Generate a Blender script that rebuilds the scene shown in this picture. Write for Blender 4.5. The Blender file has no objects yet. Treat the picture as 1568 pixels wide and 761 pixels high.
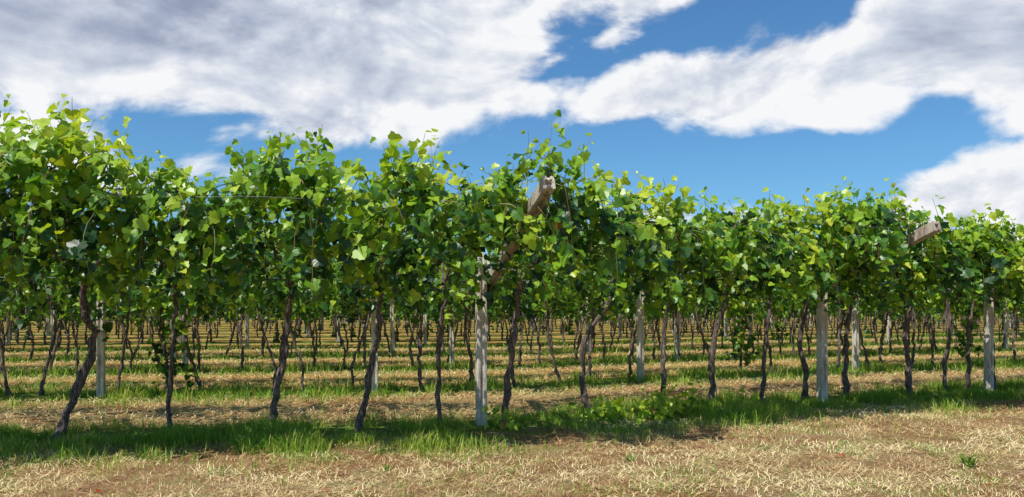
import bpy, math, numpy as np
from mathutils import Vector
R = np.random.default_rng(7)
scene = bpy.context.scene
scene.view_settings.view_transform='Standard'
scene.view_settings.look='None'
scene.view_settings.exposure=0
FPX=1220.0; HOR=465.0; CAMH=1.6

# ------------------------------------------------------------------ row geometry
_kx=np.array([-80,-60,-12,-5.4,-1.5,0.5,3,5,8.4,14,60,90],float)
_ky=np.array([-5.3,-1.3,8.2,9.43,10.05,10.75,12.1,12.95,14.3,16.5,34.9,46.9],float)
_sx=np.arange(-80,90,0.25); _sy=np.interp(_sx,_kx,_ky)
_k=np.ones(9)/9; _pad=np.pad(_sy,4,mode='edge'); _sm=np.convolve(_pad,_k,'valid')
def C(x): return np.interp(x,_sx,_sm)
def slope(x): return (C(x+0.8)-C(x-0.8))/1.6
SP=4.9

# ------------------------------------------------------------------ noise helper
_grid=R.random((128,128))
def vnoise(x,y,s):
    x=np.asarray(x)*s+1000.3; y=np.asarray(y)*s+1000.7
    xi=np.floor(x).astype(int); yi=np.floor(y).astype(int); fx=x-xi; fy=y-yi
    fx=fx*fx*(3-2*fx); fy=fy*fy*(3-2*fy)
    g=lambda a,b:_grid[a%128,b%128]
    return (g(xi,yi)*(1-fx)+g(xi+1,yi)*fx)*(1-fy)+(g(xi,yi+1)*(1-fx)+g(xi+1,yi+1)*fx)*fy
def fb(x,y,s): return 0.55*vnoise(x,y,s)+0.3*vnoise(x,y,s*2.3)+0.15*vnoise(x,y,s*5.1)

# ------------------------------------------------------------------ mesh builder
class MB:
    def __init__(s): s.v=[];s.f=[];s.m=[];s.r=[];s.s=[];s.n=0
    def add(s,v,f,mat=0,rnd=0.5,smooth=False):
        v=np.asarray(v,float).reshape(-1,3); f=np.asarray(f,int).reshape(-1,3)
        if len(v)==0: return
        s.v.append(v); s.f.append(f+s.n); s.n+=len(v)
        s.m.append(np.full(len(f),mat)); s.s.append(np.full(len(f),smooth))
        s.r.append(np.broadcast_to(np.asarray(rnd,float),(len(v),)).copy())
    def mesh(s,name,mats):
        v=np.concatenate(s.v);f=np.concatenate(s.f);m=np.concatenate(s.m);sm=np.concatenate(s.s);r=np.concatenate(s.r)
        me=bpy.data.meshes.new(name)
        me.vertices.add(len(v)); me.vertices.foreach_set('co',v.astype(np.float32).ravel())
        me.loops.add(len(f)*3); me.loops.foreach_set('vertex_index',f.astype(np.int32).ravel())
        me.polygons.add(len(f)); me.polygons.foreach_set('loop_start',(np.arange(len(f))*3).astype(np.int32))
        me.polygons.foreach_set('material_index',m.astype(np.int32))
        me.polygons.foreach_set('use_smooth',sm.astype(bool))
        a=me.attributes.new('rnd','FLOAT','POINT'); a.data.foreach_set('value',r.astype(np.float32))
        for x in mats: me.materials.append(x)
        me.update(calc_edges=True)
        return me
def obj(name,me,loc=(0,0,0),rz=0,sc=(1,1,1)):
    o=bpy.data.objects.new(name,me); scene.collection.objects.link(o)
    o.location=loc; o.rotation_euler=(0,0,rz); o.scale=sc
    return o

def tube(P,rad,sides=8,rough=0.0,rng=R):
    P=np.asarray(P,float); n=len(P); rad=np.broadcast_to(np.asarray(rad,float),(n,))
    T=np.gradient(P,axis=0); T/=np.linalg.norm(T,axis=1)[:,None]+1e-9
    ref=np.array([0.31,0.95,0.05]); 
    A=np.cross(T,ref); bad=np.linalg.norm(A,axis=1)<0.1
    A[bad]=np.cross(T[bad],np.array([0.9,-.1,.3]))
    A/=np.linalg.norm(A,axis=1)[:,None]; B=np.cross(T,A)
    th=np.linspace(0,2*np.pi,sides,endpoint=False)
    rr=rad[:,None]*(1+rough*rng.normal(size=(n,sides)))
    V=P[:,None,:]+rr[:,:,None]*(np.cos(th)[None,:,None]*A[:,None,:]+np.sin(th)[None,:,None]*B[:,None,:])
    V=V.reshape(-1,3); F=[]
    for i in range(n-1):
        for j in range(sides):
            a=i*sides+j;b=i*sides+(j+1)%sides;c=a+sides;d=b+sides
            F+=[(a,b,d),(a,d,c)]
    V=np.vstack([V,P[-1:]]); e=len(V)-1
    for j in range(sides): F.append(((n-1)*sides+j,(n-1)*sides+(j+1)%sides,e))
    return V,np.array(F)
def spline(pts,n):
    pts=np.asarray(pts,float); m=len(pts); t=np.linspace(0,m-1,n); out=[]
    for tt in t:
        i=min(int(tt),m-2); f=tt-i
        p0=pts[max(i-1,0)];p1=pts[i];p2=pts[i+1];p3=pts[min(i+2,m-1)]
        out.append(0.5*((2*p1)+(-p0+p2)*f+(2*p0-5*p1+4*p2-p3)*f*f+(-p0+3*p1-3*p2+p3)*f**3))
    return np.array(out)

# ------------------------------------------------------------------ materials
def newmat(name):
    m=bpy.data.materials.new(name); m.use_nodes=True; nt=m.node_tree; nt.nodes.clear()
    return m,nt
def N(nt,t,**k):
    n=nt.nodes.new(t)
    for a,b in k.items(): setattr(n,a,b)
    return n
def ramp(nt,stops,interp='LINEAR'):
    r=N(nt,'ShaderNodeValToRGB'); cr=r.color_ramp; cr.interpolation=interp
    while len(cr.elements)<len(stops): cr.elements.new(0.5)
    for e,(p,c) in zip(cr.elements,stops): e.position=p; e.color=(*c,1)
    return r
def leafmat(name,stops,trans=0.35,rough=0.45,tb=1.5,spec=0.35,amp=.16):
    m,nt=newmat(name); L=nt.links.new
    at=N(nt,'ShaderNodeAttribute',attribute_name='rnd')
    tc=N(nt,'ShaderNodeNewGeometry')
    no=N(nt,'ShaderNodeTexNoise'); no.inputs['Scale'].default_value=1.1; no.inputs['Detail'].default_value=1
    L(tc.outputs['Position'],no.inputs['Vector'])
    mr=N(nt,'ShaderNodeMapRange'); mr.inputs[1].default_value=0.3; mr.inputs[2].default_value=0.7; mr.inputs[3].default_value=-amp; mr.inputs[4].default_value=amp
    L(no.outputs['Fac'],mr.inputs[0])
    ad=N(nt,'ShaderNodeMath',operation='ADD'); L(at.outputs['Fac'],ad.inputs[0]); L(mr.outputs[0],ad.inputs[1])
    ad.use_clamp=True
    r=ramp(nt,stops); L(ad.outputs[0],r.inputs[0])
    pb=N(nt,'ShaderNodeBsdfPrincipled'); L(r.outputs[0],pb.inputs['Base Color']); pb.inputs['Roughness'].default_value=rough
    pb.inputs['Specular IOR Level'].default_value=spec
    tr=N(nt,'ShaderNodeBsdfTranslucent')
    mu=N(nt,'ShaderNodeMix',data_type='RGBA',blend_type='MULTIPLY'); mu.inputs[0].default_value=1
    L(r.outputs[0],mu.inputs[6]); mu.inputs[7].default_value=(tb*1.15,tb*1.05,tb*0.5,1)
    L(mu.outputs[2],tr.inputs['Color'])
    mx=N(nt,'ShaderNodeMixShader'); mx.inputs[0].default_value=trans
    L(pb.outputs[0],mx.inputs[1]); L(tr.outputs[0],mx.inputs[2])
    o=N(nt,'ShaderNodeOutputMaterial'); L(mx.outputs[0],o.inputs['Surface'])
    return m
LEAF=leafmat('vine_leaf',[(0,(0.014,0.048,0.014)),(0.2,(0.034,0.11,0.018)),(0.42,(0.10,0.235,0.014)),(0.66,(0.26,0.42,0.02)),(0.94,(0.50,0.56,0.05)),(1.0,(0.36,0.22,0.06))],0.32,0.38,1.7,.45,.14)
GRAPE=leafmat('grape_skin',[(0,(0.16,0.25,0.05)),(1,(0.30,0.36,0.10))],0.25,0.3,1.2,0.5)
GRASS=leafmat('grass_blade',[(0,(0.06,0.15,0.015)),(0.5,(0.16,0.33,0.03)),(0.8,(0.34,0.48,0.06)),(1.0,(0.56,0.50,0.16))],0.3,0.5,1.4,0.25)
STRAW=leafmat('dry_straw',[(0,(0.18,0.075,0.045)),(0.3,(0.42,0.24,0.13)),(0.65,(0.74,0.54,0.25)),(1.0,(0.95,0.82,0.48))],0.12,0.6,1.1,0.2,.05)

def barkmat():
    m,nt=newmat('vine_bark'); L=nt.links.new
    g=N(nt,'ShaderNodeTexCoord'); mp=N(nt,'ShaderNodeMapping'); mp.inputs['Scale'].default_value=(55,55,7)
    L(g.outputs['Object'],mp.inputs[0])
    no=N(nt,'ShaderNodeTexNoise'); no.inputs['Scale'].default_value=1; no.inputs['Detail'].default_value=5; no.inputs['Roughness'].default_value=0.7; no.inputs['Distortion'].default_value=1.0
    L(mp.outputs[0],no.inputs['Vector'])
    r=ramp(nt,[(0.34,(0.016,0.010,0.009)),(0.47,(0.10,0.07,0.06)),(0.58,(0.27,0.205,0.19)),(0.72,(0.52,0.44,0.41))]); L(no.outputs['Fac'],r.inputs[0])
    pb=N(nt,'ShaderNodeBsdfPrincipled'); pb.inputs['Roughness'].default_value=0.9; L(r.outputs[0],pb.inputs['Base Color'])
    bu=N(nt,'ShaderNodeBump'); bu.inputs['Strength'].default_value=1; bu.inputs['Distance'].default_value=0.03; L(no.outputs['Fac'],bu.inputs['Height']); L(bu.outputs[0],pb.inputs['Normal'])
    o=N(nt,'ShaderNodeOutputMaterial'); L(pb.outputs[0],o.inputs[0]); return m
BARK=barkmat()
def canemat():
    m,nt=newmat('cane_wood'); pb=N(nt,'ShaderNodeBsdfPrincipled'); pb.inputs['Roughness'].default_value=0.6
    at=N(nt,'ShaderNodeAttribute',attribute_name='rnd'); r=ramp(nt,[(0,(0.22,0.09,0.04)),(1,(0.16,0.22,0.05))]); nt.links.new(at.outputs['Fac'],r.inputs[0]); nt.links.new(r.outputs[0],pb.inputs['Base Color'])
    o=N(nt,'ShaderNodeOutputMaterial'); nt.links.new(pb.outputs[0],o.inputs[0]); return m
CANE=canemat()
def concmat(name,c0,c1,c2):
    m,nt=newmat(name); L=nt.links.new
    g=N(nt,'ShaderNodeTexCoord')
    mp=N(nt,'ShaderNodeMapping'); mp.inputs['Scale'].default_value=(9,9,2.2); L(g.outputs['Object'],mp.inputs[0])
    a=N(nt,'ShaderNodeTexNoise'); a.inputs['Scale'].default_value=1; a.inputs['Detail'].default_value=6; a.inputs['Roughness'].default_value=0.65; L(mp.outputs[0],a.inputs['Vector'])
    b=N(nt,'ShaderNodeTexNoise'); b.inputs['Scale'].default_value=70; b.inputs['Detail'].default_value=3; L(g.outputs['Object'],b.inputs['Vector'])
    r=ramp(nt,[(0.30,c0),(0.45,c1),(0.62,c2)]); L(a.outputs['Fac'],r.inputs[0])
    r2=ramp(nt,[(0.35,(0.55,0.5,0.45)),(0.55,(1,1,1))]); L(b.outputs['Fac'],r2.inputs[0])
    mu=N(nt,'ShaderNodeMix',data_type='RGBA',blend_type='MULTIPLY'); mu.inputs[0].default_value=0.8; L(r.outputs[0],mu.inputs[6]); L(r2.outputs[0],mu.inputs[7])
    pb=N(nt,'ShaderNodeBsdfPrincipled'); pb.inputs['Roughness'].default_value=0.9; L(mu.outputs[2],pb.inputs['Base Color'])
    bu=N(nt,'ShaderNodeBump'); bu.inputs['Strength'].default_value=0.6; bu.inputs['Distance'].default_value=0.01; L(b.outputs['Fac'],bu.inputs['Height']); L(bu.outputs[0],pb.inputs['Normal'])
    o=N(nt,'ShaderNodeOutputMaterial'); L(pb.outputs[0],o.inputs[0]); return m
CONC=concmat('weathered_concrete',(0.28,0.22,0.18),(0.60,0.54,0.46),(0.80,0.77,0.70))
ARMM=concmat('stained_concrete',(0.20,0.15,0.12),(0.46,0.37,0.30),(0.66,0.58,0.50))
def wiremat():
    m,nt=newmat('galvanised_wire'); pb=N(nt,'ShaderNodeBsdfPrincipled'); pb.inputs['Roughness'].default_value=0.5; pb.inputs['Metallic'].default_value=0.3; pb.inputs['Base Color'].default_value=(0.25,0.26,0.28,1)
    o=N(nt,'ShaderNodeOutputMaterial'); nt.links.new(pb.outputs[0],o.inputs[0]); return m
WIRE=wiremat()

# ------------------------------------------------------------------ leaves
def leaf_template(kind):
    if kind=='lo':
        out=[(0,-0.15),(0.5,0.2),(0,1.0),(-0.5,0.2)]
        P=np.array([(x,y,0.22*abs(x)-0.18*max(y,0)**2) for x,y in out]); F=np.array([(0,1,2),(0,2,3)])
        return P,F
    if kind=='hi':
        half=[(0.13,-0.20),(0.38,-0.20),(0.46,0.02),(0.66,0.18),(0.54,0.44),(0.38,0.50),(0.34,0.76)]
    elif kind=='mid':
        half=[(0.28,-0.22),(0.62,0.14),(0.40,0.58)]
    out=[(0,-0.02)]+half+[(0,0.96)]+[(-x,y) for x,y in half[::-1]]
    P=[(0,0.2,-0.02)]+[(x,y,0.26*abs(x)-0.30*max(y,0)**2) for x,y in out]
    n=len(out); F=[(0,1+i,1+(i+1)%n) for i in range(n)]
    return np.array(P),np.array(F)
TPL={k:leaf_template(k) for k in('hi','mid','lo')}
def unit(a): return a/(np.linalg.norm(a,axis=-1,keepdims=True)+1e-9)
def add_leaves(mb,pos,nor,tip,size,rnd,kind,mat=0,rng=R):
    if len(pos)==0: return
    P,F=TPL[kind]; n=len(pos)
    nor=unit(nor); tip=unit(tip-(tip*nor).sum(1,keepdims=True)*nor); sx=np.cross(tip,nor)
    cup=rng.uniform(0.2,2.2,n)
    asp=rng.uniform(0.8,1.12,n)
    X=P[None,:,0]*asp[:,None]+0*size[:,None]; Y=P[None,:,1]+0*size[:,None]; Z=P[None,:,2]*cup[:,None]
    V=pos[:,None,:]+size[:,None,None]*(X[...,None]*sx[:,None,:]+Y[...,None]*tip[:,None,:]+Z[...,None]*nor[:,None,:])
    FF=(F[None]+(np.arange(n)*len(P))[:,None,None]).reshape(-1,3)
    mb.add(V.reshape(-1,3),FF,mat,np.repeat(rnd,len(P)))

def canes(mb,p0,d0,L,grav,kind,size,rng,step=0.07,wood=True,keep=None,base=0.0):
    n=len(p0)
    if n==0: return
    P=p0.copy(); D=unit(d0.copy()); K=int(np.ceil(L.max()/step)); paths=[P.copy()]
    pos=[];nor=[];tip=[];sz=[];rn=[]
    shade=rng.normal(0,0.14,n)
    for k in range(K):
        act=(k*step)<L
        D=D+rng.normal(0,0.13,(n,3)); D[:,2]-=grav*step; D=unit(D)
        P=P+D*step*act[:,None]; paths.append(P.copy())
        sid=unit(np.cross(D,rng.normal(size=(n,3))))
        a=act&(rng.random(n)<0.95)
        pp=P+sid*rng.uniform(0.03,0.10,(n,1))
        ow=np.zeros((n,3)); ow[:,1]=np.where(P[:,1]<0.15,-1,0.8)
        nn=ow*0.5+np.array([-.15,0,0.75])+rng.normal(0,0.5,(n,3))
        tt=np.array([0,0,-0.7])+sid*0.7+ow*0.35+rng.normal(0,0.35,(n,3))
        fr=(k*step)/L
        s=size*rng.uniform(0.55,1.3,n)*np.where(fr>0.8,0.6,1.0)
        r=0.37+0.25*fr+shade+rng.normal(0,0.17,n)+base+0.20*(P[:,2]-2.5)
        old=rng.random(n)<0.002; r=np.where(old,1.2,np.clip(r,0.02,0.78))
        pos.append(pp[a]);nor.append(nn[a]);tip.append(tt[a]);sz.append(s[a]);rn.append(r[a])
    pos=np.concatenate(pos);nor=np.concatenate(nor);tip=np.concatenate(tip);sz=np.concatenate(sz);rn=np.concatenate(rn)
    if keep is not None:
        q=keep(pos); pos,nor,tip,sz,rn=pos[q],nor[q],tip[q],sz[q],rn[q]
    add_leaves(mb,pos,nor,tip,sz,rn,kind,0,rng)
    if wood:
        paths=np.array(paths)
        for i in range(n):
            m=int(min(K,np.ceil(L[i]/step)))+1
            pts=paths[:m:2,i]
            if len(pts)<2: continue
            v,f=tube(pts,np.linspace(0.0055,0.002,len(pts)),3)
            mb.add(v,f,2,rng.choice([0.1,0.4,0.9]))

_ico=None
def bunch(mb,p,rng):
    global _ico
    if _ico is None:
        import bmesh
        bm=bmesh.new(); bmesh.ops.create_icosphere(bm,subdivisions=1,radius=1)
        _ico=(np.array([v.co[:] for v in bm.verts]),np.array([[v.index for v in f.verts] for f in bm.faces])); bm.free()
    V,F=_ico
    for i in range(46):
        h=rng.random(); r=0.052*(1-h)**0.6+0.006; a=rng.random()*6.28
        q=np.array(p)+[r*math.cos(a),r*math.sin(a),-h*0.19]
        mb.add(V*rng.uniform(.0085,.0115)+q,F,3,rng.random(),True)

def trunk(mb,pts,r0,rng,sides=9,n=22):
    P=spline(pts,n); t=np.linspace(0,1,n)
    P[1:-1,:2]+=rng.normal(0,0.013,(n-2,2))
    rad=r0*(1-0.42*t)*(1+0.12*np.sin(t*rng.uniform(18,30)+rng.random()*6)+rng.normal(0,0.06,n)); rad[0]*=1.5; rad[1]*=1.2
    v,f=tube(P,rad,sides,0.15,rng); mb.add(v,f,1,0.5,True)
    for i in range(rng.integers(1,4)):
        j=rng.integers(1,n-3); d=unit(rng.normal(size=3)*[1,1,.4]+[0,0,.5])
        v,f=tube([P[j]-d*rad[j]*.3,P[j]+d*rad[j]*1.3,P[j]+d*(rad[j]*1.4+0.03)],[rad[j]*.75,rad[j]*.6,rad[j]*.25],6,0.1,rng); mb.add(v,f,1,0.5,True)
    return P,rad

def gen_vine(rng,span=(-0.55,0.55),ztop=lambda t:3.0+0*t,tr=None,r0=0.042,kind='mid',dens=75,size=0.125,skirt=0,front=0.68,keep=None,wood=False,nb=0,low=0.0,sides=9,zlow=lambda t:1.85+0*t,wf=2.1,wb=2.1,clump=lambda t:0*t+1,base=0.0,lean=.15):
    mb=MB(); W=span[1]-span[0]
    if tr is None:
        lx=rng.normal(0,lean); tr=[(0,0,-0.03),(lx*0.2+rng.normal(0,.06),rng.normal(0,.04),0.5),(lx*.6+rng.normal(0,.08),rng.normal(0,.06),1.15),(lx+.03,rng.normal(0,.05),1.85)]
    P,rad=trunk(mb,tr,r0,rng,sides)
    top=P[-1]
    for sg in (-1,1):
        ww=wf if sg<0 else wb
        tx=rng.uniform(-.25,.25)
        a=spline([P[-4],top+[0,sg*.1,.06],(top[0]+tx*.6,sg*ww*.43,2.2),(top[0]+tx,sg*ww*.8,2.6)],9)
        a[1:]+=rng.normal(0,.02,(8,3))
        v,f=tube(a,np.linspace(rad[-1]*.85,0.012,9),6,0.1,rng); mb.add(v,f,1,.5,True)
    n=int(dens*W)
    def samp(m,u0):
        t=rng.uniform(*span,m); q=rng.random(m)<clump(t); t=t[q]; m=len(t)
        sg=np.where(rng.random(m)<front,-1,1); lim=np.where(sg<0,wf,wb)
        return t,sg,sg*(u0*lim/2+rng.random(m)*(lim-u0*lim/2)),m
    def wingz(u,t): return 1.98+(ztop(t)-0.42-1.98)*np.clip(np.abs(u)/np.where(u<0,wf*.9,wb*.9),0,1)
    t,sg,u,nw=samp(int(n*0.42),.15)
    p0=np.stack([t,u*.95,wingz(u,t)+rng.uniform(-.12,.12,nw)],1)
    d0=np.stack([rng.normal(0,.8,nw),sg*0.6+rng.normal(0,.3,nw),rng.uniform(0,.7,nw)],1)
    canes(mb,p0,d0,rng.uniform(.3,.7,nw),1.1,kind,size,rng,wood=wood,keep=keep,base=base)
    t,sg,u,nu=samp(int(n*0.26),.85)
    z=wingz(u,t); p0=np.stack([t,u,z],1); d0=np.stack([rng.normal(0,.4,nu),rng.normal(0,.32,nu),np.ones(nu)],1)
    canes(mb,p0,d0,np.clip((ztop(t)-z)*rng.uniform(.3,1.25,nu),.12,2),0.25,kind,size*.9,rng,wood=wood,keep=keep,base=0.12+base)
    t,sg,u,nc=samp(int(n*0.34),1.0)
    z=wingz(u,t)-rng.uniform(-.05,.25,nc); p0=np.stack([t,u,z],1); d0=np.stack([rng.normal(0,.55,nc),sg*0.35,-0.2+rng.normal(0,.2,nc)],1)
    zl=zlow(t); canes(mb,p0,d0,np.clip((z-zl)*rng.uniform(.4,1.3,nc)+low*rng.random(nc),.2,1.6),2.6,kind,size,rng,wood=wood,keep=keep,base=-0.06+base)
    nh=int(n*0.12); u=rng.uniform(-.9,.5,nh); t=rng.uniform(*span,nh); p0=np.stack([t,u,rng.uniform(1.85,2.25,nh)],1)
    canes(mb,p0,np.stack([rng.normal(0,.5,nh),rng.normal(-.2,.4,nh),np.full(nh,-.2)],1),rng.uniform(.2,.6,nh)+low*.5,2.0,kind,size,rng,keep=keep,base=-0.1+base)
    if skirt:
        ns=int(skirt); p0=np.stack([rng.normal(0,.16,ns),rng.normal(0,.14,ns),rng.uniform(.35,2.0,ns)],1)
        canes(mb,p0,rng.normal(0,1,(ns,3)),rng.uniform(.15,.5,ns),2.0,kind,size*.95,rng,base=0.2)
    for i in range(nb):
        t=rng.uniform(*span); u=-rng.uniform(1.6,2.2); bunch(mb,(t,u,rng.uniform(2.0,2.45)),rng)
    return mb

# ------------------------------------------------------------------ posts
def beam(mb,p,q,w,h,tipslot=False,mat=0):
    p=np.array(p,float);q=np.array(q,float); T=unit(q-p)
    A=np.array([1.0,0,0]) if abs(T[0])<.9 else np.array([0,1.0,0]); B=unit(np.cross(T,A)); A=np.cross(B,T)
    c=0.010; g=w*0.20; gd=0.022
    x=w/2;y=h/2
    prof=[(-x+c,-y),(-g,-y),(-g*.7,-y+gd),(g*.7,-y+gd),(g,-y),(x-c,-y),(x,-y+c),(x,y-c),(x-c,y),(g,y),(g*.7,y-gd),(-g*.7,y-gd),(-g,y),(-x+c,y),(-x,y-c),(-x,-y+c)]
    prof=np.array(prof); L=np.linalg.norm(q-p); ns=max(2,int(L/0.15)); k=len(prof); V=[];F=[]
    for i in range(ns+1):
        o=p+T*L*i/ns
        for a,b in prof: V.append(o+A*a+B*b)
    for i in range(ns):
        for j in range(k):
            a=i*k+j;b=i*k+(j+1)%k; F+=[(a,b,b+k),(a,b+k,a+k)]
    if tipslot:
        base=ns*k
        for s,dd in ((0.62,0.0),(0.55,-0.07)):
            for a,b in prof: V.append(q+T*dd+A*a*s+B*b*s*0.8)
        r1=(ns+1)*k; r2=r1+k
        for j in range(k):
            j2=(j+1)%k; F+=[(base+j,base+j2,r1+j2),(base+j,r1+j2,r1+j),(r1+j,r1+j2,r2+j2),(r1+j,r2+j2,r2+j)]
        V.append(q-T*0.07); e=len(V)-1
        for j in range(k): F.append((r2+j,r2+(j+1)%k,e))
    else:
        V.append(q); e=len(V)-1
        for j in range(k): F.append((ns*k+j,ns*k+(j+1)%k,e))
    V.append(p); e=len(V)-1
    for j in range(k): F.append(((j+1)%k,j,e))
    mb.add(V,F,mat,.5)
ZT=2.82
def post(front,back,w,zb,zf=ZT):
    m=MB()
    beam(m,(0,0,-0.3),(0,0,2.22),w,w)
    o=w/2+.072
    beam(m,(o,0,1.93),(o,-front,zf),0.13,0.15,True,2)
    beam(m,(o,0.08,1.97),(o,back,zb),0.13,0.15,True,2)
    for z in (1.97,2.07):
        v,f=tube([(-w/2-.02,0.0,z),(o+.08,0.0,z)],[0.008,0.008],6); m.add(v,f,1,.5)
    return m.mesh('concrete_post',[CONC,WIRE,ARMM])
POST=post(2.36,1.5,.13,2.6,2.86); POSTB=post(2.0,1.5,.13,2.6,2.68); POST2=post(1.4,1.4,.12,2.6)
TIPW=[]
for x,UT,zf,me,sl_ in [(-.405,2.36,2.86,POST,.29),(5.0,2.0,2.68,POSTB,.42),(8.45,1.6,2.6,POST2,.42),(13.6,1.95,2.6,POSTB,.42)]:
    y=float(C(x)) + (0.05 if x<0 else -0.1)
    if x==8.45: y-=0.1
    RZ=math.atan(sl_)
    obj('concrete_post',me,(x,y,0),RZ)
    c,s=math.cos(RZ),math.sin(RZ)
    if x<6:
      for j in range(5 if x<2 else 3):
        u=-UT+.12*j
        z=1.93+(zf-1.93)*(-u/UT)
        TIPW.append((x+c*.137-s*u, y+s*.137+c*u, z, .20 if x<2 else .11))
TIPW=np.array(TIPW)

# ------------------------------------------------------------------ row 0 vines
sil=np.array([(-300,60),(-60,120),(0,155),(60,175),(120,175),(170,196),(210,228),(250,232),(300,240),(335,262),(360,230),(400,214),(450,204),(500,215),(525,256),(560,238),(600,222),(650,223),(685,248),(740,245),(800,230),(840,215),(870,224),(900,238),(950,274),(1010,270),(1040,306),(1100,302),(1160,299),(1200,313),(1270,288),(1330,292),(1370,290),(1410,316),(1450,335),(1500,321),(1568,342),(1900,365)],float)
VM=[LEAF,BARK,CANE,GRAPE]
v0=[(-8.4,8.9,.1,0,.05),(-7.2,9.1,-.1,0,.05),(-5.40,9.43,.36,.20,.060),(-4.2,9.75,.1,.0,.03),(-3.06,10.05,.28,.05,.050),(-1.96,10.0,.34,.10,.048),(-.94,10.25,.06,-.02,.034),(-.08,10.25,.17,-.02,.048),
(1.14,11.4,.28,-.22,.045),(2.27,11.95,.06,.02,.042),(3.14,12.5,.22,-.05,.05),(3.98,12.7,.14,.02,.04),(4.88,13.2,-.08,-.06,.05),(5.6,13.3,.02,.0,.05),(6.8,13.65,-.03,-.05,.05),(7.7,14.15,.0,.02,.045),(8.15,14.25,.1,-.03,.04),(8.75,14.5,-.06,.04,.045),(9.8,14.9,.1,0,.05),(10.9,15.3,-.1,.03,.05),(12,15.7,.1,0,.05),(13.1,16.1,0,.03,.05),(14.2,16.5,0,.03,.05)]
xs=[v[0] for v in v0]
tall=[(120,165),(395,212),(848,192),(1010,262),(60,172),(455,200),(1275,280),(655,216),(215,218),(1360,285)]
for i,(x,y,dt,dm,r) in enumerate(v0):
    rng=np.random.default_rng(100+i)
    th=math.atan(0.20 if x<-3 else float(slope(x))*0.6+0.14)
    c,s=math.cos(th),math.sin(th)
    a=(xs[i-1]-x)/2/c if i>0 else -.6; b=(xs[i+1]-x)/2/c if i<len(v0)-1 else .6
    def pxof(t,x=x,y=y,c=c,s=s,u=-1.7):
        wx=x+c*t-s*u; wy=y+s*t+c*u
        return 784+FPX*wx/wy,wy
    def zt(t,low=False,pxof=pxof):
        px,wy=pxof(t)
        if low:
            yl=np.interp(px,[0,100,200,260,400,480,560,700,745,775,800,870,1000,1100,1200,1568],[470,415,440,450,455,430,425,445,385,365,405,440,465,445,465,455])
            return CAMH+(HOR-yl)*wy/FPX
        return CAMH+(HOR-np.interp(px,sil[:,0],sil[:,1]))*wy/FPX
    def cl(t,pxof=pxof):
        px,wy=pxof(t)
        g=np.clip(.66+.7*vnoise(px*.02,px*0,1.0),.62,1)
        for gp,gw in ((335,26),(527,18),(690,18),(1045,18),(225,20),(770,14),(1215,12)): g=g*(1-.55*np.exp(-((px-gp)/gw)**2))
        return g
    def keep(p,x=x,y=y,c=c,s=s):
        w=np.stack([x+c*p[:,0]-s*p[:,1],y+s*p[:,0]+c*p[:,1],p[:,2]],1)
        ok=np.ones(len(p),bool)
        for q in TIPW:
            d=w-q[:3]; ok&=~((np.abs(d[:,0])<q[3])&(np.abs(d[:,2]-.02)<q[3])&(d[:,1]<0.04)&(d[:,1]>-.6))
        return ok
    tr=[(0,0,-.04),(dm*.6+dt*.15,rng.normal(0,.03),.45),(dm+dt*.5,rng.normal(0,.04),1.1),(dt*.85,-.05,1.6),(dt,-.12,1.95)]
    mb=gen_vine(rng,(a-.1,b+.1),zt,tr,r,'hi',dens=110,size=0.114,front=0.78,keep=keep,wood=True,nb=3 if x<7 else 1,zlow=lambda t,z=zt:z(t,low=True),wf=2.1,wb=1.4,clump=cl)
    tt=np.linspace(a,b,60); pp,_=pxof(tt)
    for tp,ty in tall:
        if pp.min()<=tp<pp.max():
            t=tt[np.argmin(abs(pp-tp))]; wy=pxof(t)[1]; z1=CAMH+(HOR-ty)*wy/FPX
            for q in range(3):
                canes(mb,np.array([[t+rng.normal(0,.05),-1.7,z1-.75]]),np.array([[rng.normal(0,.12),rng.normal(0,.1),1.0]]),np.array([.85-.2*q]),.1,'hi',.10,rng,step=.06,wood=True,base=.12)
    obj('grapevine',mb.mesh('grapevine',VM),(x,y,0),th)
# ------------------------------------------------------------------ variants for the rows behind
mid=[];far=[];sk=[]
for i in range(8):
    rng=np.random.default_rng(500+i); ph=rng.random()*6
    mid.append(gen_vine(rng,(-.5,.5),lambda t,ph=ph:2.92+.15*np.sin(t*5+ph),None,rng.uniform(.028,.044),'mid',dens=58,size=.135,front=.55,low=.6,wf=1.35,wb=1.35,base=-.02,lean=.22).mesh('grapevine_mid',VM))
for i in range(3):
    rng=np.random.default_rng(600+i)
    sk.append(gen_vine(rng,(-.5,.5),lambda t:2.92+0*t,None,.03,'mid',dens=58,size=.135,front=.55,low=.55,skirt=36,wf=1.35,wb=1.35).mesh('grapevine_leafy',VM))
for i in range(7):
    rng=np.random.default_rng(700+i)
    far.append(gen_vine(rng,(-.55,.55),lambda t:2.92+0*t,None,rng.uniform(.035,.055),'lo',dens=32,size=.20,front=.55,low=1.15,sides=5,skirt=9 if i<2 else 0,wf=1.3,wb=1.3,base=-.02,lean=.22).mesh('grapevine_far',VM))
rng=np.random.default_rng(42)
NR=14
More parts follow.
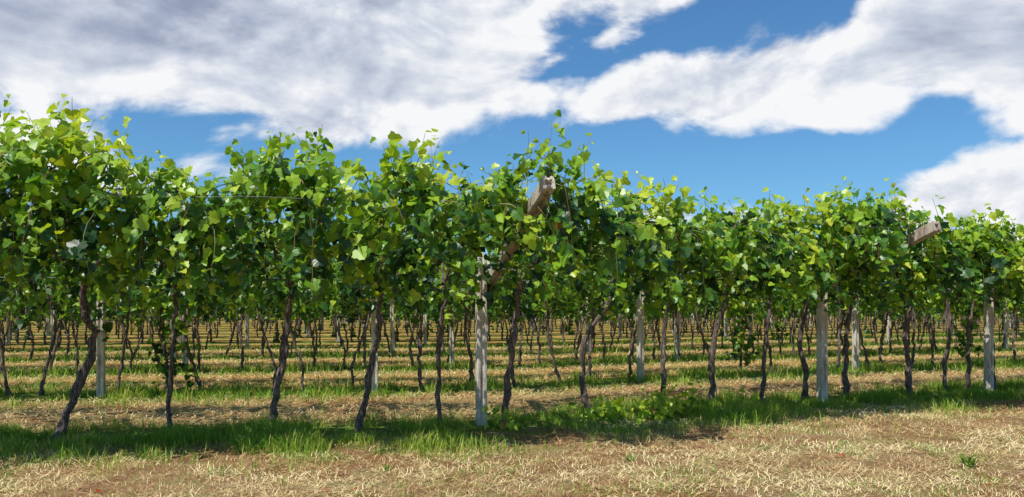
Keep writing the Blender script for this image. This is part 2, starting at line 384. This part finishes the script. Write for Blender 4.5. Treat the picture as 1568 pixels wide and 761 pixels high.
for k in range(1,NR):
    x=-75.0
    step=.86 if k<7 else 1.1
    x+=rng.random(); pj=rng.random()*5.6
    while x<75:
        y=float(C(x))+SP*k
        if y>4 and abs(x)<0.66*y+3.5:
            th=math.atan(float(slope(x)))
            u=rng.random()
            if k==1 and (-6.9<x<-6.1 or -5.5<x<-4.7 or 4.7<x<5.4): me=sk[rng.integers(3)]
            elif k<=4: me=sk[rng.integers(3)] if u<.06 else mid[rng.integers(8)]
            else: me=far[rng.integers(7)]
            if u>0.035:
                fl=math.pi if rng.random()<.5 else 0
                obj('grapevine',me,(x+rng.normal(0,.08),y+rng.normal(0,.07),0),th+fl+rng.normal(0,.06),(1,1,rng.uniform(.94,1.05)))
        x+=step*math.cos(math.atan(float(slope(x))))*rng.uniform(.65,1.35)
    px=[-23.5,-18,-12.6,-7.08,-2.5,2.66,8.1,13.6,19,24.5] if k==1 else list(np.arange(-70+pj,72,6.2))
    for x in px:
        y=float(C(x))+SP*k-(.3 if k==1 else 0)
        if y>4 and abs(x)<0.68*y+3: obj('concrete_post',POST2,(x,y,0),math.atan(float(slope(x)))+rng.normal(0,.03))

# ------------------------------------------------------------------ wires
for k in range(0,4):
    mb=MB(); lim=14 if k==0 else 26
    X=np.arange(-lim,lim+.01,.7)
    th=np.arctan(slope(X)); 
    for u,z in (((-2.0,2.66),(-1.1,2.42),(0.02,1.92),(1.1,2.42),(1.45,2.6)) if k==0 else ((-1.35,2.6),(0.02,1.92),(1.35,2.6))):
        P=np.stack([X-np.sin(th)*u,C(X)+SP*k+np.cos(th)*u,z-np.abs(.03*np.sin(X*1.1))],1)
        v,f=tube(P,.0016,4); mb.add(v,f,0,.5)
    if k==0:
        X=np.arange(-9,-3.4,.4); P=np.stack([X+.3,C(X)-1.9,3.20-.02*(X+9)-.05*np.sin((X+9)*.55)],1); v,f=tube(P,.0016,4); mb.add(v,f,0,.5)
    obj('trellis_wire',mb.mesh('trellis_wire',[WIRE]))

# ------------------------------------------------------------------ ground
gx=np.concatenate([[-3000,-1500,-600,-250,-120],np.arange(-80,80.1,1.0),[120,250,600,1500,3000]])
gy=np.concatenate([[-400,-100,-30],np.arange(-10,110,2.0),[150,300,800,2000,4500]])
GX,GY=np.meshgrid(gx,gy); V=np.stack([GX.ravel(),GY.ravel(),0*GX.ravel()],1)
nx=len(gx);ny=len(gy);F=[]
for j in range(ny-1):
    for i in range(nx-1):
        a=j*nx+i; F+=[(a,a+1,a+nx+1),(a,a+nx+1,a+nx)]
mb=MB(); mb.add(V,F,0,(GY-C(GX)).ravel())
m,nt=newmat('vineyard_ground'); L=nt.links.new
def mth(op,a,b=None,c=None,clamp=False,nt=nt):
    n=nt.nodes.new('ShaderNodeMath'); n.operation=op; n.use_clamp=clamp
    for i,q in enumerate((a,b,c)):
        if q is None: continue
        if hasattr(q,'links'): nt.links.new(q,n.inputs[i])
        else: n.inputs[i].default_value=q
    return n.outputs[0]
geo=N(nt,'ShaderNodeNewGeometry'); pos=geo.outputs['Position']
at=N(nt,'ShaderNodeAttribute',attribute_name='rnd'); v=at.outputs['Fac']
def noi(scale,det=4,rough=.6,vec=None,nt=nt,dist=0):
    n=nt.nodes.new('ShaderNodeTexNoise'); n.inputs['Scale'].default_value=scale; n.inputs['Detail'].default_value=det; n.inputs['Roughness'].default_value=rough; n.inputs['Distortion'].default_value=dist
    nt.links.new(vec if vec is not None else pos,n.inputs['Vector']); return n.outputs['Fac']
n_big=noi(.55,3); n_mid=noi(3.2,4,.65); n_fine=noi(28,4,.75,dist=1.5); n_vf=noi(110,2,.7,dist=1)
vm=mth('SUBTRACT',mth('FLOORED_MODULO',mth('ADD',v,SP/2+.25),SP),SP/2)
d=mth('ABSOLUTE',vm)
d2=mth('SUBTRACT',mth('ADD',d,mth('MULTIPLY',mth('SUBTRACT',n_mid,.5),2.4)),mth('MULTIPLY',mth('SUBTRACT',n_big,.5),2.6))
mr=N(nt,'ShaderNodeMapRange',interpolation_type='SMOOTHSTEP'); L(d2,mr.inputs[0]); mr.inputs[1].default_value=.35; mr.inputs[2].default_value=1.15; mr.inputs[3].default_value=1; mr.inputs[4].default_value=0
mf=N(nt,'ShaderNodeMapRange',interpolation_type='SMOOTHSTEP'); L(v,mf.inputs[0]); mf.inputs[1].default_value=-2.4; mf.inputs[2].default_value=-1.4
gm=mth('MULTIPLY',mr.outputs[0],mf.outputs[0])
pt=N(nt,'ShaderNodeMapRange',interpolation_type='SMOOTHSTEP'); L(mth('ADD',mth('MULTIPLY',n_mid,.6),mth('MULTIPLY',n_big,.4)),pt.inputs[0]); pt.inputs[1].default_value=.52; pt.inputs[2].default_value=.64
gm2=mth('MAXIMUM',gm,mth('MULTIPLY',pt.outputs[0],.5))
rs=ramp(nt,[(.28,(.11,.055,.035)),(.42,(.36,.21,.12)),(.55,(.66,.47,.23)),(.72,(.88,.73,.42))]); L(mth('ADD',mth('MULTIPLY',n_fine,.6),mth('MULTIPLY',n_vf,.4)),rs.inputs[0])
rb=ramp(nt,[(.40,(.66,.45,.37)),(.58,(1,1,1))]); L(mth('ADD',mth('MULTIPLY',n_mid,.5),mth('MULTIPLY',n_big,.5)),rb.inputs[0])
ms=N(nt,'ShaderNodeMix',data_type='RGBA',blend_type='MULTIPLY'); ms.inputs[0].default_value=1; L(rs.outputs[0],ms.inputs[6]); L(rb.outputs[0],ms.inputs[7])
fv=N(nt,'ShaderNodeMapRange'); L(v,fv.inputs[0]); fv.inputs[1].default_value=1; fv.inputs[2].default_value=7; 
mv=N(nt,'ShaderNodeMix',data_type='RGBA',blend_type='MULTIPLY'); L(fv.outputs[0],mv.inputs[0]); L(ms.outputs[2],mv.inputs[6]); mv.inputs[7].default_value=(1.1,1.15,.7,1)
rg=ramp(nt,[(.3,(.05,.09,.02)),(.5,(.15,.26,.04)),(.7,(.36,.42,.10))]); L(n_fine,rg.inputs[0])
mx=N(nt,'ShaderNodeMix',data_type='RGBA'); L(gm2,mx.inputs[0]); L(mv.outputs[2],mx.inputs[6]); L(rg.outputs[0],mx.inputs[7])
pb=N(nt,'ShaderNodeBsdfPrincipled'); pb.inputs['Roughness'].default_value=.95; pb.inputs['Specular IOR Level'].default_value=.1
L(mx.outputs[2],pb.inputs['Base Color'])
bu=N(nt,'ShaderNodeBump'); bu.inputs['Strength'].default_value=1; bu.inputs['Distance'].default_value=.06; L(mth('ADD',n_fine,n_mid),bu.inputs['Height']); L(bu.outputs[0],pb.inputs['Normal'])
o=N(nt,'ShaderNodeOutputMaterial'); L(pb.outputs[0],o.inputs[0])
obj('ground',mb.mesh('ground',[m]))

# ------------------------------------------------------------------ blades
def blades(mb,x,y,h,w,lean,rnd,rng,flat=False,z0=0.0):
    n=len(x); a=rng.random(n)*2*np.pi
    dx,dy=np.cos(a),np.sin(a)
    base=np.stack([x,y,np.full(n,z0)+ (rng.uniform(0,.04,n) if flat else 0)],1)
    sd=np.stack([-dy,dx,0*dx],1)*(w/2)[:,None]
    if flat:
        up=rng.uniform(-.1,.35,n)
        tipv=np.stack([dx*h,dy*h,np.maximum(up*h,-.02)],1)
        mid=base+tipv*.5+np.stack([0*h,0*h,h*.08],1)
    else:
        l=lean*rng.uniform(.3,1.3,n)
        tipv=np.stack([dx*h*l,dy*h*l,h*np.sqrt(np.clip(1-.4*l*l,.2,1))],1)
        mid=base+tipv*.5+np.stack([-dx*h*l*.15,-dy*h*l*.15,h*.12],1)
    V=np.stack([base-sd,base+sd,mid-sd*.8,mid+sd*.8,base+tipv],1).reshape(-1,3)
    F=(np.array([(0,1,3),(0,3,2),(2,3,4)])[None]+(np.arange(n)*5)[:,None,None]).reshape(-1,3)
    mb.add(V,F,0,np.repeat(rnd,5))
rng=np.random.default_rng(9)
def sample(n,x0,x1,v0,v1):
    x=rng.uniform(x0,x1,n); v=rng.uniform(v0,v1,n); return x,C(x)+v,v
def tone(x,y,v):
    return np.clip(.44+1.4*(fb(x*.55,y*1.3,.9)-.5)+1.2*(fb(x+70,y*1.6,2.7)-.5)+.12*np.clip(-v-1.5,0,2.5)+.016*x,0,1)
mb=MB()
n=200000
x=rng.uniform(-9,13.5,n); y=rng.uniform(5.2,14,n); v=y-C(x)
q=(v<.1)&(np.abs(x)<.72*y+.8)&(rng.random(n)<np.clip(1.25-(y-5.5)*.06,.3,1)*np.clip((-v+.2)*.8,.15,1)); x,y,v=x[q],y[q],v[q]
gap=fb(x+50,y,2.2)
q=rng.random(len(x))<np.clip((gap-.28)*3.6,.08,1); x,y,v=x[q],y[q],v[q]
blades(mb,x,y,rng.uniform(.04,.16,len(x)),rng.uniform(.003,.007,len(x)),1,np.clip(tone(x,y,v)+rng.normal(0,.20,len(x)),0,1),rng,True)
n=50000
x=rng.uniform(-7,11,n); y=rng.uniform(5.4,13,n); v=y-C(x); q=(v<-.9)&(fb(x+9,y+4,2.6)>.5); x,y,v=x[q],y[q],v[q]
blades(mb,x,y,rng.uniform(.02,.06,len(x)),rng.uniform(.004,.007,len(x)),.9,np.clip(tone(x,y,v)+.12+rng.normal(0,.2,len(x)),0,1),rng)
for k in range(0,4):
    x,y,v=sample(26000,-13-3*k,13+5*k,SP*k+.6,SP*k+SP-.9)
    blades(mb,x,y,rng.uniform(.07,.2,len(x)),rng.uniform(.006,.010,len(x))*(1+.3*k),1,np.clip(.65+rng.normal(0,.25,len(x)),0,1),rng,True)
obj('dry_grass',mb.mesh('dry_grass',[STRAW]))
mb=MB()
def band(n,k,x0,x1,w,h0,h1,ww,c=-.25):
    x=rng.uniform(x0,x1,n); v=rng.normal(c,w,n)+1.2*(fb(x,x*0+k*7,.6)-.5); y=C(x)+SP*k+v
    nn=fb(x,y,1.9); q=rng.random(n)<np.clip((nn-.40)*5,.03,1)*np.where(v-c<-.5,.7,1); x,y,nn=x[q],y[q],nn[q]
    h=rng.uniform(h0,h1,len(x))*(.2+1.7*np.clip(nn-.2,0,1)**1.3)
    blades(mb,x,y,h,rng.uniform(.004,.009,len(x))*ww,.85,np.clip(.58+rng.normal(0,.22,len(x))+.25*(nn-.5),0,1),rng)
band(160000,0,-8.5,14,.66,.05,.27,1.15,-.5)
band(50000,1,-14,19,.7,.08,.30,1.8)
band(34000,2,-19,24,.7,.08,.30,2.4)
band(28000,3,-24,30,.7,.08,.30,3)
band(22000,4,-28,34,.6,.08,.28,4)
n=240000
x=rng.uniform(-9,13.5,n); y=rng.uniform(5.2,13.5,n); v=y-C(x); nn=fb(x+31,y+11,.8)*.5+fb(x+3,y+1,2.6)*.5
q=(v<-.6)&(rng.random(n)<np.clip((nn-.51+.006*x)*4.0,0.025,.55)); x,y=x[q],y[q]
blades(mb,x,y,rng.uniform(.025,.08,len(x)),rng.uniform(.003,.007,len(x)),.9,np.clip(.58+rng.normal(0,.25,len(x)),0,1),rng)
for i in range(80):
    cx=rng.uniform(-6.5,9); cy=rng.uniform(6,12); 
    if cy-C(cx)>-1: continue
    sz=rng.uniform(.4,1.1); m_=int(rng.integers(8,40)*sz); x=cx+rng.normal(0,.12*sz,m_); y=cy+rng.normal(0,.09*sz,m_)
    blades(mb,x,y,rng.uniform(.05,.17,m_)*sz,rng.uniform(.004,.009,m_),1.1,np.clip(.45+rng.normal(0,.2,m_),0,1),rng)
obj('grass',mb.mesh('grass',[GRASS]))

def sucker(x,y,n,hh,name='vine_sucker'):
    r=np.random.default_rng(int(abs(x*100))+5); mb=MB()
    p0=np.stack([r.normal(0,.08,n),r.normal(0,.08,n),np.zeros(n)],1); d0=np.stack([r.normal(0,.6,n),r.normal(0,.6,n),np.ones(n)],1)
    canes(mb,p0,d0,r.uniform(.3,1,n)*hh,.8,'hi',.085,r,wood=True,base=.75)
    obj(name,mb.mesh(name,VM),(x,y,0))
sucker(1.95,10.9,18,.65); sucker(1.15,10.9,12,.6); sucker(-.05,10.2,7,.55); sucker(3.6,12.2,5,.35); sucker(2.3,11.3,10,.65)
r=np.random.default_rng(3)
for wx,wy,ss in ((4.45,7.75,1),(-1.2,7.6,.5),(1.2,8.1,.5)):
    mb=MB(); n=26; a=r.random(n)*6.28; x=np.cos(a)*.03; y=np.sin(a)*.03
    blades(mb,x,y,r.uniform(.1,.2,n)*ss,r.uniform(.015,.028,n)*ss,1.2,np.clip(.35+r.normal(0,.15,n),0,1),r)
    obj('broadleaf_weed',mb.mesh('broadleaf_weed',[GRASS]),(wx,wy,0))
mb=MB(); n=14; p=np.stack([r.uniform(-5,8,n),r.uniform(6.5,9,n),np.full(n,.03)],1)
add_leaves(mb,p,np.array([0,0,1])+r.normal(0,.3,(n,3)),r.normal(size=(n,3)),r.uniform(.04,.07,n),np.full(n,.5),'mid',0,r)
FL=leafmat('fallen_leaf',[(0,(.35,.05,.02)),(1,(.45,.12,.04))],.2,.5,1.1)
obj('fallen_leaves',mb.mesh('fallen_leaves',[FL]))

# ------------------------------------------------------------------ far hedge of trees closing the vineyard
r=np.random.default_rng(77); mb=MB(); n=46000
X=r.uniform(-85,85,n); top=2.6+3.2*fb(X,X*0,.10)+1.5*vnoise(X,X*0+3,.4); z=r.random(n)**.8*top
yy=C(np.clip(X,-79,89))+SP*NR+3+r.normal(0,1.2,n)
add_leaves(mb,np.stack([X,yy,z],1),np.array([-.2,-.7,.7])+r.normal(0,.5,(n,3)),np.array([0,0,-1])+r.normal(0,.6,(n,3)),r.uniform(.3,.5,n),np.clip(.14+.5*vnoise(X,z,.8)+r.normal(0,.1,n),0,.8),'lo',0,r)
for i in range(60):
    xx=r.uniform(-85,85); y0=float(C(min(max(xx,-79),89)))+SP*NR+3
    v_,f_=tube(spline([(xx,y0,0),(xx+.1,y0,1),(xx+r.normal(0,.3),y0,2.6)],6),np.linspace(.13,.04,6),6,.1,r); mb.add(v_,f_,1,.5,True)
obj('distant_trees',mb.mesh('distant_trees',VM))

# ------------------------------------------------------------------ hills
X=np.linspace(-2600,2600,120); mb=MB()
H=60+50*fb(X,X*0,.0028)+18*fb(X,X*0+5,.012)
rows=[]
for j,(yy,s) in enumerate(((1300,0),(1500,.45),(1750,.85),(1950,1.0),(2300,.6))):
    rows.append(np.stack([X,np.full_like(X,yy),H*s-1],1))
V=np.concatenate(rows); F=[]
for j in range(4):
    for i in range(119):
        a=j*120+i; F+=[(a,a+1,a+121),(a,a+121,a+120)]
mb.add(V,F,0,.5,True)
m,nt2=newmat('wooded_hill'); pb=N(nt2,'ShaderNodeBsdfPrincipled'); g=N(nt2,'ShaderNodeNewGeometry'); no=N(nt2,'ShaderNodeTexNoise'); no.inputs['Scale'].default_value=.02; no.inputs['Detail'].default_value=6
nt2.links.new(g.outputs['Position'],no.inputs['Vector']); rr=ramp(nt2,[(.35,(.07,.13,.16)),(.65,(.12,.2,.2))]); nt2.links.new(no.outputs['Fac'],rr.inputs[0]); nt2.links.new(rr.outputs[0],pb.inputs['Base Color']); pb.inputs['Roughness'].default_value=1
o=N(nt2,'ShaderNodeOutputMaterial'); nt2.links.new(pb.outputs[0],o.inputs[0])
obj('hills',mb.mesh('hills',[m]))

# ------------------------------------------------------------------ sun + sky
to_sun=Vector((-0.50,-0.60,0)).normalized(); el=math.radians(59)
sd=Vector((to_sun.x*math.cos(el),to_sun.y*math.cos(el),math.sin(el)))
sl=bpy.data.lights.new('sun','SUN'); sl.energy=5.0; sl.angle=math.radians(.5); sl.color=(1,.96,.87)
so=bpy.data.objects.new('sun',sl); scene.collection.objects.link(so); so.rotation_euler=(-sd).to_track_quat('-Z','Y').to_euler(); so.location=(0,0,30)

w=bpy.data.worlds.new('World'); scene.world=w; w.use_nodes=True; nt=w.node_tree; nt.nodes.clear(); L=nt.links.new
def M(op,a,b=None,c=None,clamp=False): return mth(op,a,b,c,clamp,nt=nt)
sky=N(nt,'ShaderNodeTexSky',sky_type='NISHITA'); sky.sun_disc=False; sky.sun_elevation=el; sky.sun_rotation=math.atan2(to_sun.x,to_sun.y)
sky.altitude=200; sky.air_density=1.0; sky.dust_density=0.8; sky.ozone_density=1.8
tc=N(nt,'ShaderNodeTexCoord'); sep=N(nt,'ShaderNodeSeparateXYZ'); L(tc.outputs['Generated'],sep.inputs[0])
dx,dy,dz=sep.outputs
az=M('ARCTAN2',dx,dy); hl=M('SQRT',M('ADD',M('MULTIPLY',dx,dx),M('MULTIPLY',dy,dy))); ev=M('DIVIDE',dz,M('MAXIMUM',hl,.02))
cmb=N(nt,'ShaderNodeCombineXYZ'); L(az,cmb.inputs[0]); L(ev,cmb.inputs[1])
AE=cmb.outputs[0]
def vadd(a,vec):
    n=N(nt,'ShaderNodeVectorMath',operation='ADD'); L(a,n.inputs[0]); n.inputs[1].default_value=vec; return n.outputs[0]
def nz(vec,scale,det,rough,dist=0):
    n=N(nt,'ShaderNodeTexNoise'); n.inputs['Scale'].default_value=scale; n.inputs['Detail'].default_value=det; n.inputs['Roughness'].default_value=rough; n.inputs['Distortion'].default_value=dist; L(vec,n.inputs['Vector']); return n.outputs['Fac']
def ell(px,py,rx,ry,rot):
    a=math.atan((px-784)/FPX); e=((HOR-py)/FPX)*math.cos(a)
    mp=N(nt,'ShaderNodeMapping',vector_type='TEXTURE'); mp.inputs['Location'].default_value=(a,e,0); mp.inputs['Rotation'].default_value=(0,0,math.radians(rot)); mp.inputs['Scale'].default_value=(rx/FPX,ry/FPX,1)
    L(AE,mp.inputs[0]); ln=N(nt,'ShaderNodeVectorMath',operation='LENGTH'); L(mp.outputs[0],ln.inputs[0])
    k=min(rx,ry)/110.0
    return M('MULTIPLY',M('SUBTRACT',1.0,ln.outputs['Value']),k)
blobs=[(260,-60,640,215,-3),(60,60,420,100,0),(600,110,280,98,0),(560,185,210,50,8),(560,-120,330,165,0),(790,150,130,50,0),
(990,148,180,52,12),(1180,105,260,66,17),(1420,55,270,90,10),(1500,95,260,72,3),(1750,50,280,125,0),
(1450,300,170,56,14),(1600,300,170,78,0),(1180,325,170,28,0),(1400,222,60,11,8),(60,200,90,26,0),(850,90,85,22,30),(410,262,140,26,0),(930,55,60,15,28),(540,255,60,16,0),(990,0,60,14,20)]
D=None
for b in blobs:
    e=ell(*b); D=e if D is None else M('MAXIMUM',D,e)
out=N(nt,'ShaderNodeMapRange'); L(M('ABSOLUTE',az),out.inputs[0]); out.inputs[1].default_value=.75; out.inputs[2].default_value=1.1; out.inputs[3].default_value=-5; out.inputs[4].default_value=-.12
D=M('MINIMUM',M('MAXIMUM',D,out.outputs[0]),.9)
lane=ell(1370,205,230,50,6)
D=M('SUBTRACT',D,M('MULTIPLY',M('MAXIMUM',lane,0),.45))
st=N(nt,'ShaderNodeMapping'); st.inputs['Rotation'].default_value=(0,0,math.radians(-10)); st.inputs['Scale'].default_value=(.75,1.25,1); L(AE,st.inputs[0]); SA=st.outputs[0]
SH=(-.008,.020,0)
n3=nz(SA,7,8,.56,.25); n3b=nz(vadd(SA,SH),7,6,.56,.25); n4=nz(SA,3.2,3,.5,.5)
dn=M('ADD',D,M('ADD',M('MULTIPLY',M('SUBTRACT',n4,.5),.6),M('MULTIPLY',M('SUBTRACT',n3,.5),1.9)))
al=N(nt,'ShaderNodeMapRange',interpolation_type='SMOOTHSTEP'); L(dn,al.inputs[0]); al.inputs[1].default_value=-.05; al.inputs[2].default_value=.22
rel=M('MULTIPLY',M('SUBTRACT',n3,n3b),2.9)  # cloud relief: sunlit and shaded sides painted into the colour from offset noise
thick=N(nt,'ShaderNodeMapRange',interpolation_type='SMOOTHSTEP'); L(dn,thick.inputs[0]); thick.inputs[1].default_value=.15; thick.inputs[2].default_value=1.1
t=M('ADD',M('SUBTRACT',.98,M('MULTIPLY',thick.outputs[0],.45)),M('ADD',rel,M('MULTIPLY',M('SUBTRACT',n4,.5),1.6)),clamp=True)
cr=ramp(nt,[(0,(2.5,3.1,4.3)),(.35,(3.8,4.4,5.7)),(.7,(6.3,6.8,7.8)),(1,(9.3,9.4,9.6))]); L(t,cr.inputs[0])
sat=N(nt,'ShaderNodeMix',data_type='RGBA',blend_type='MULTIPLY'); sat.inputs[0].default_value=1; L(sky.outputs[0],sat.inputs[6]); sat.inputs[7].default_value=(.58,1.0,1.28,1)
mx=N(nt,'ShaderNodeMix',data_type='RGBA'); L(al.outputs[0],mx.inputs[0]); L(sat.outputs[2],mx.inputs[6]); L(cr.outputs[0],mx.inputs[7])
bg=N(nt,'ShaderNodeBackground'); bg.inputs[1].default_value=.1; L(mx.outputs[2],bg.inputs[0])
wo=N(nt,'ShaderNodeOutputWorld'); L(bg.outputs[0],wo.inputs[0])

# ------------------------------------------------------------------ camera
cam=bpy.data.cameras.new('camera'); co=bpy.data.objects.new('camera',cam); scene.collection.objects.link(co)
co.location=(0,0,CAMH); co.rotation_euler=(math.radians(90),0,0); cam.lens=28; cam.sensor_width=36; cam.shift_y=84.5/1568; cam.clip_end=8000; cam.clip_start=.05
scene.camera=co
print('objects',len(bpy.data.objects))
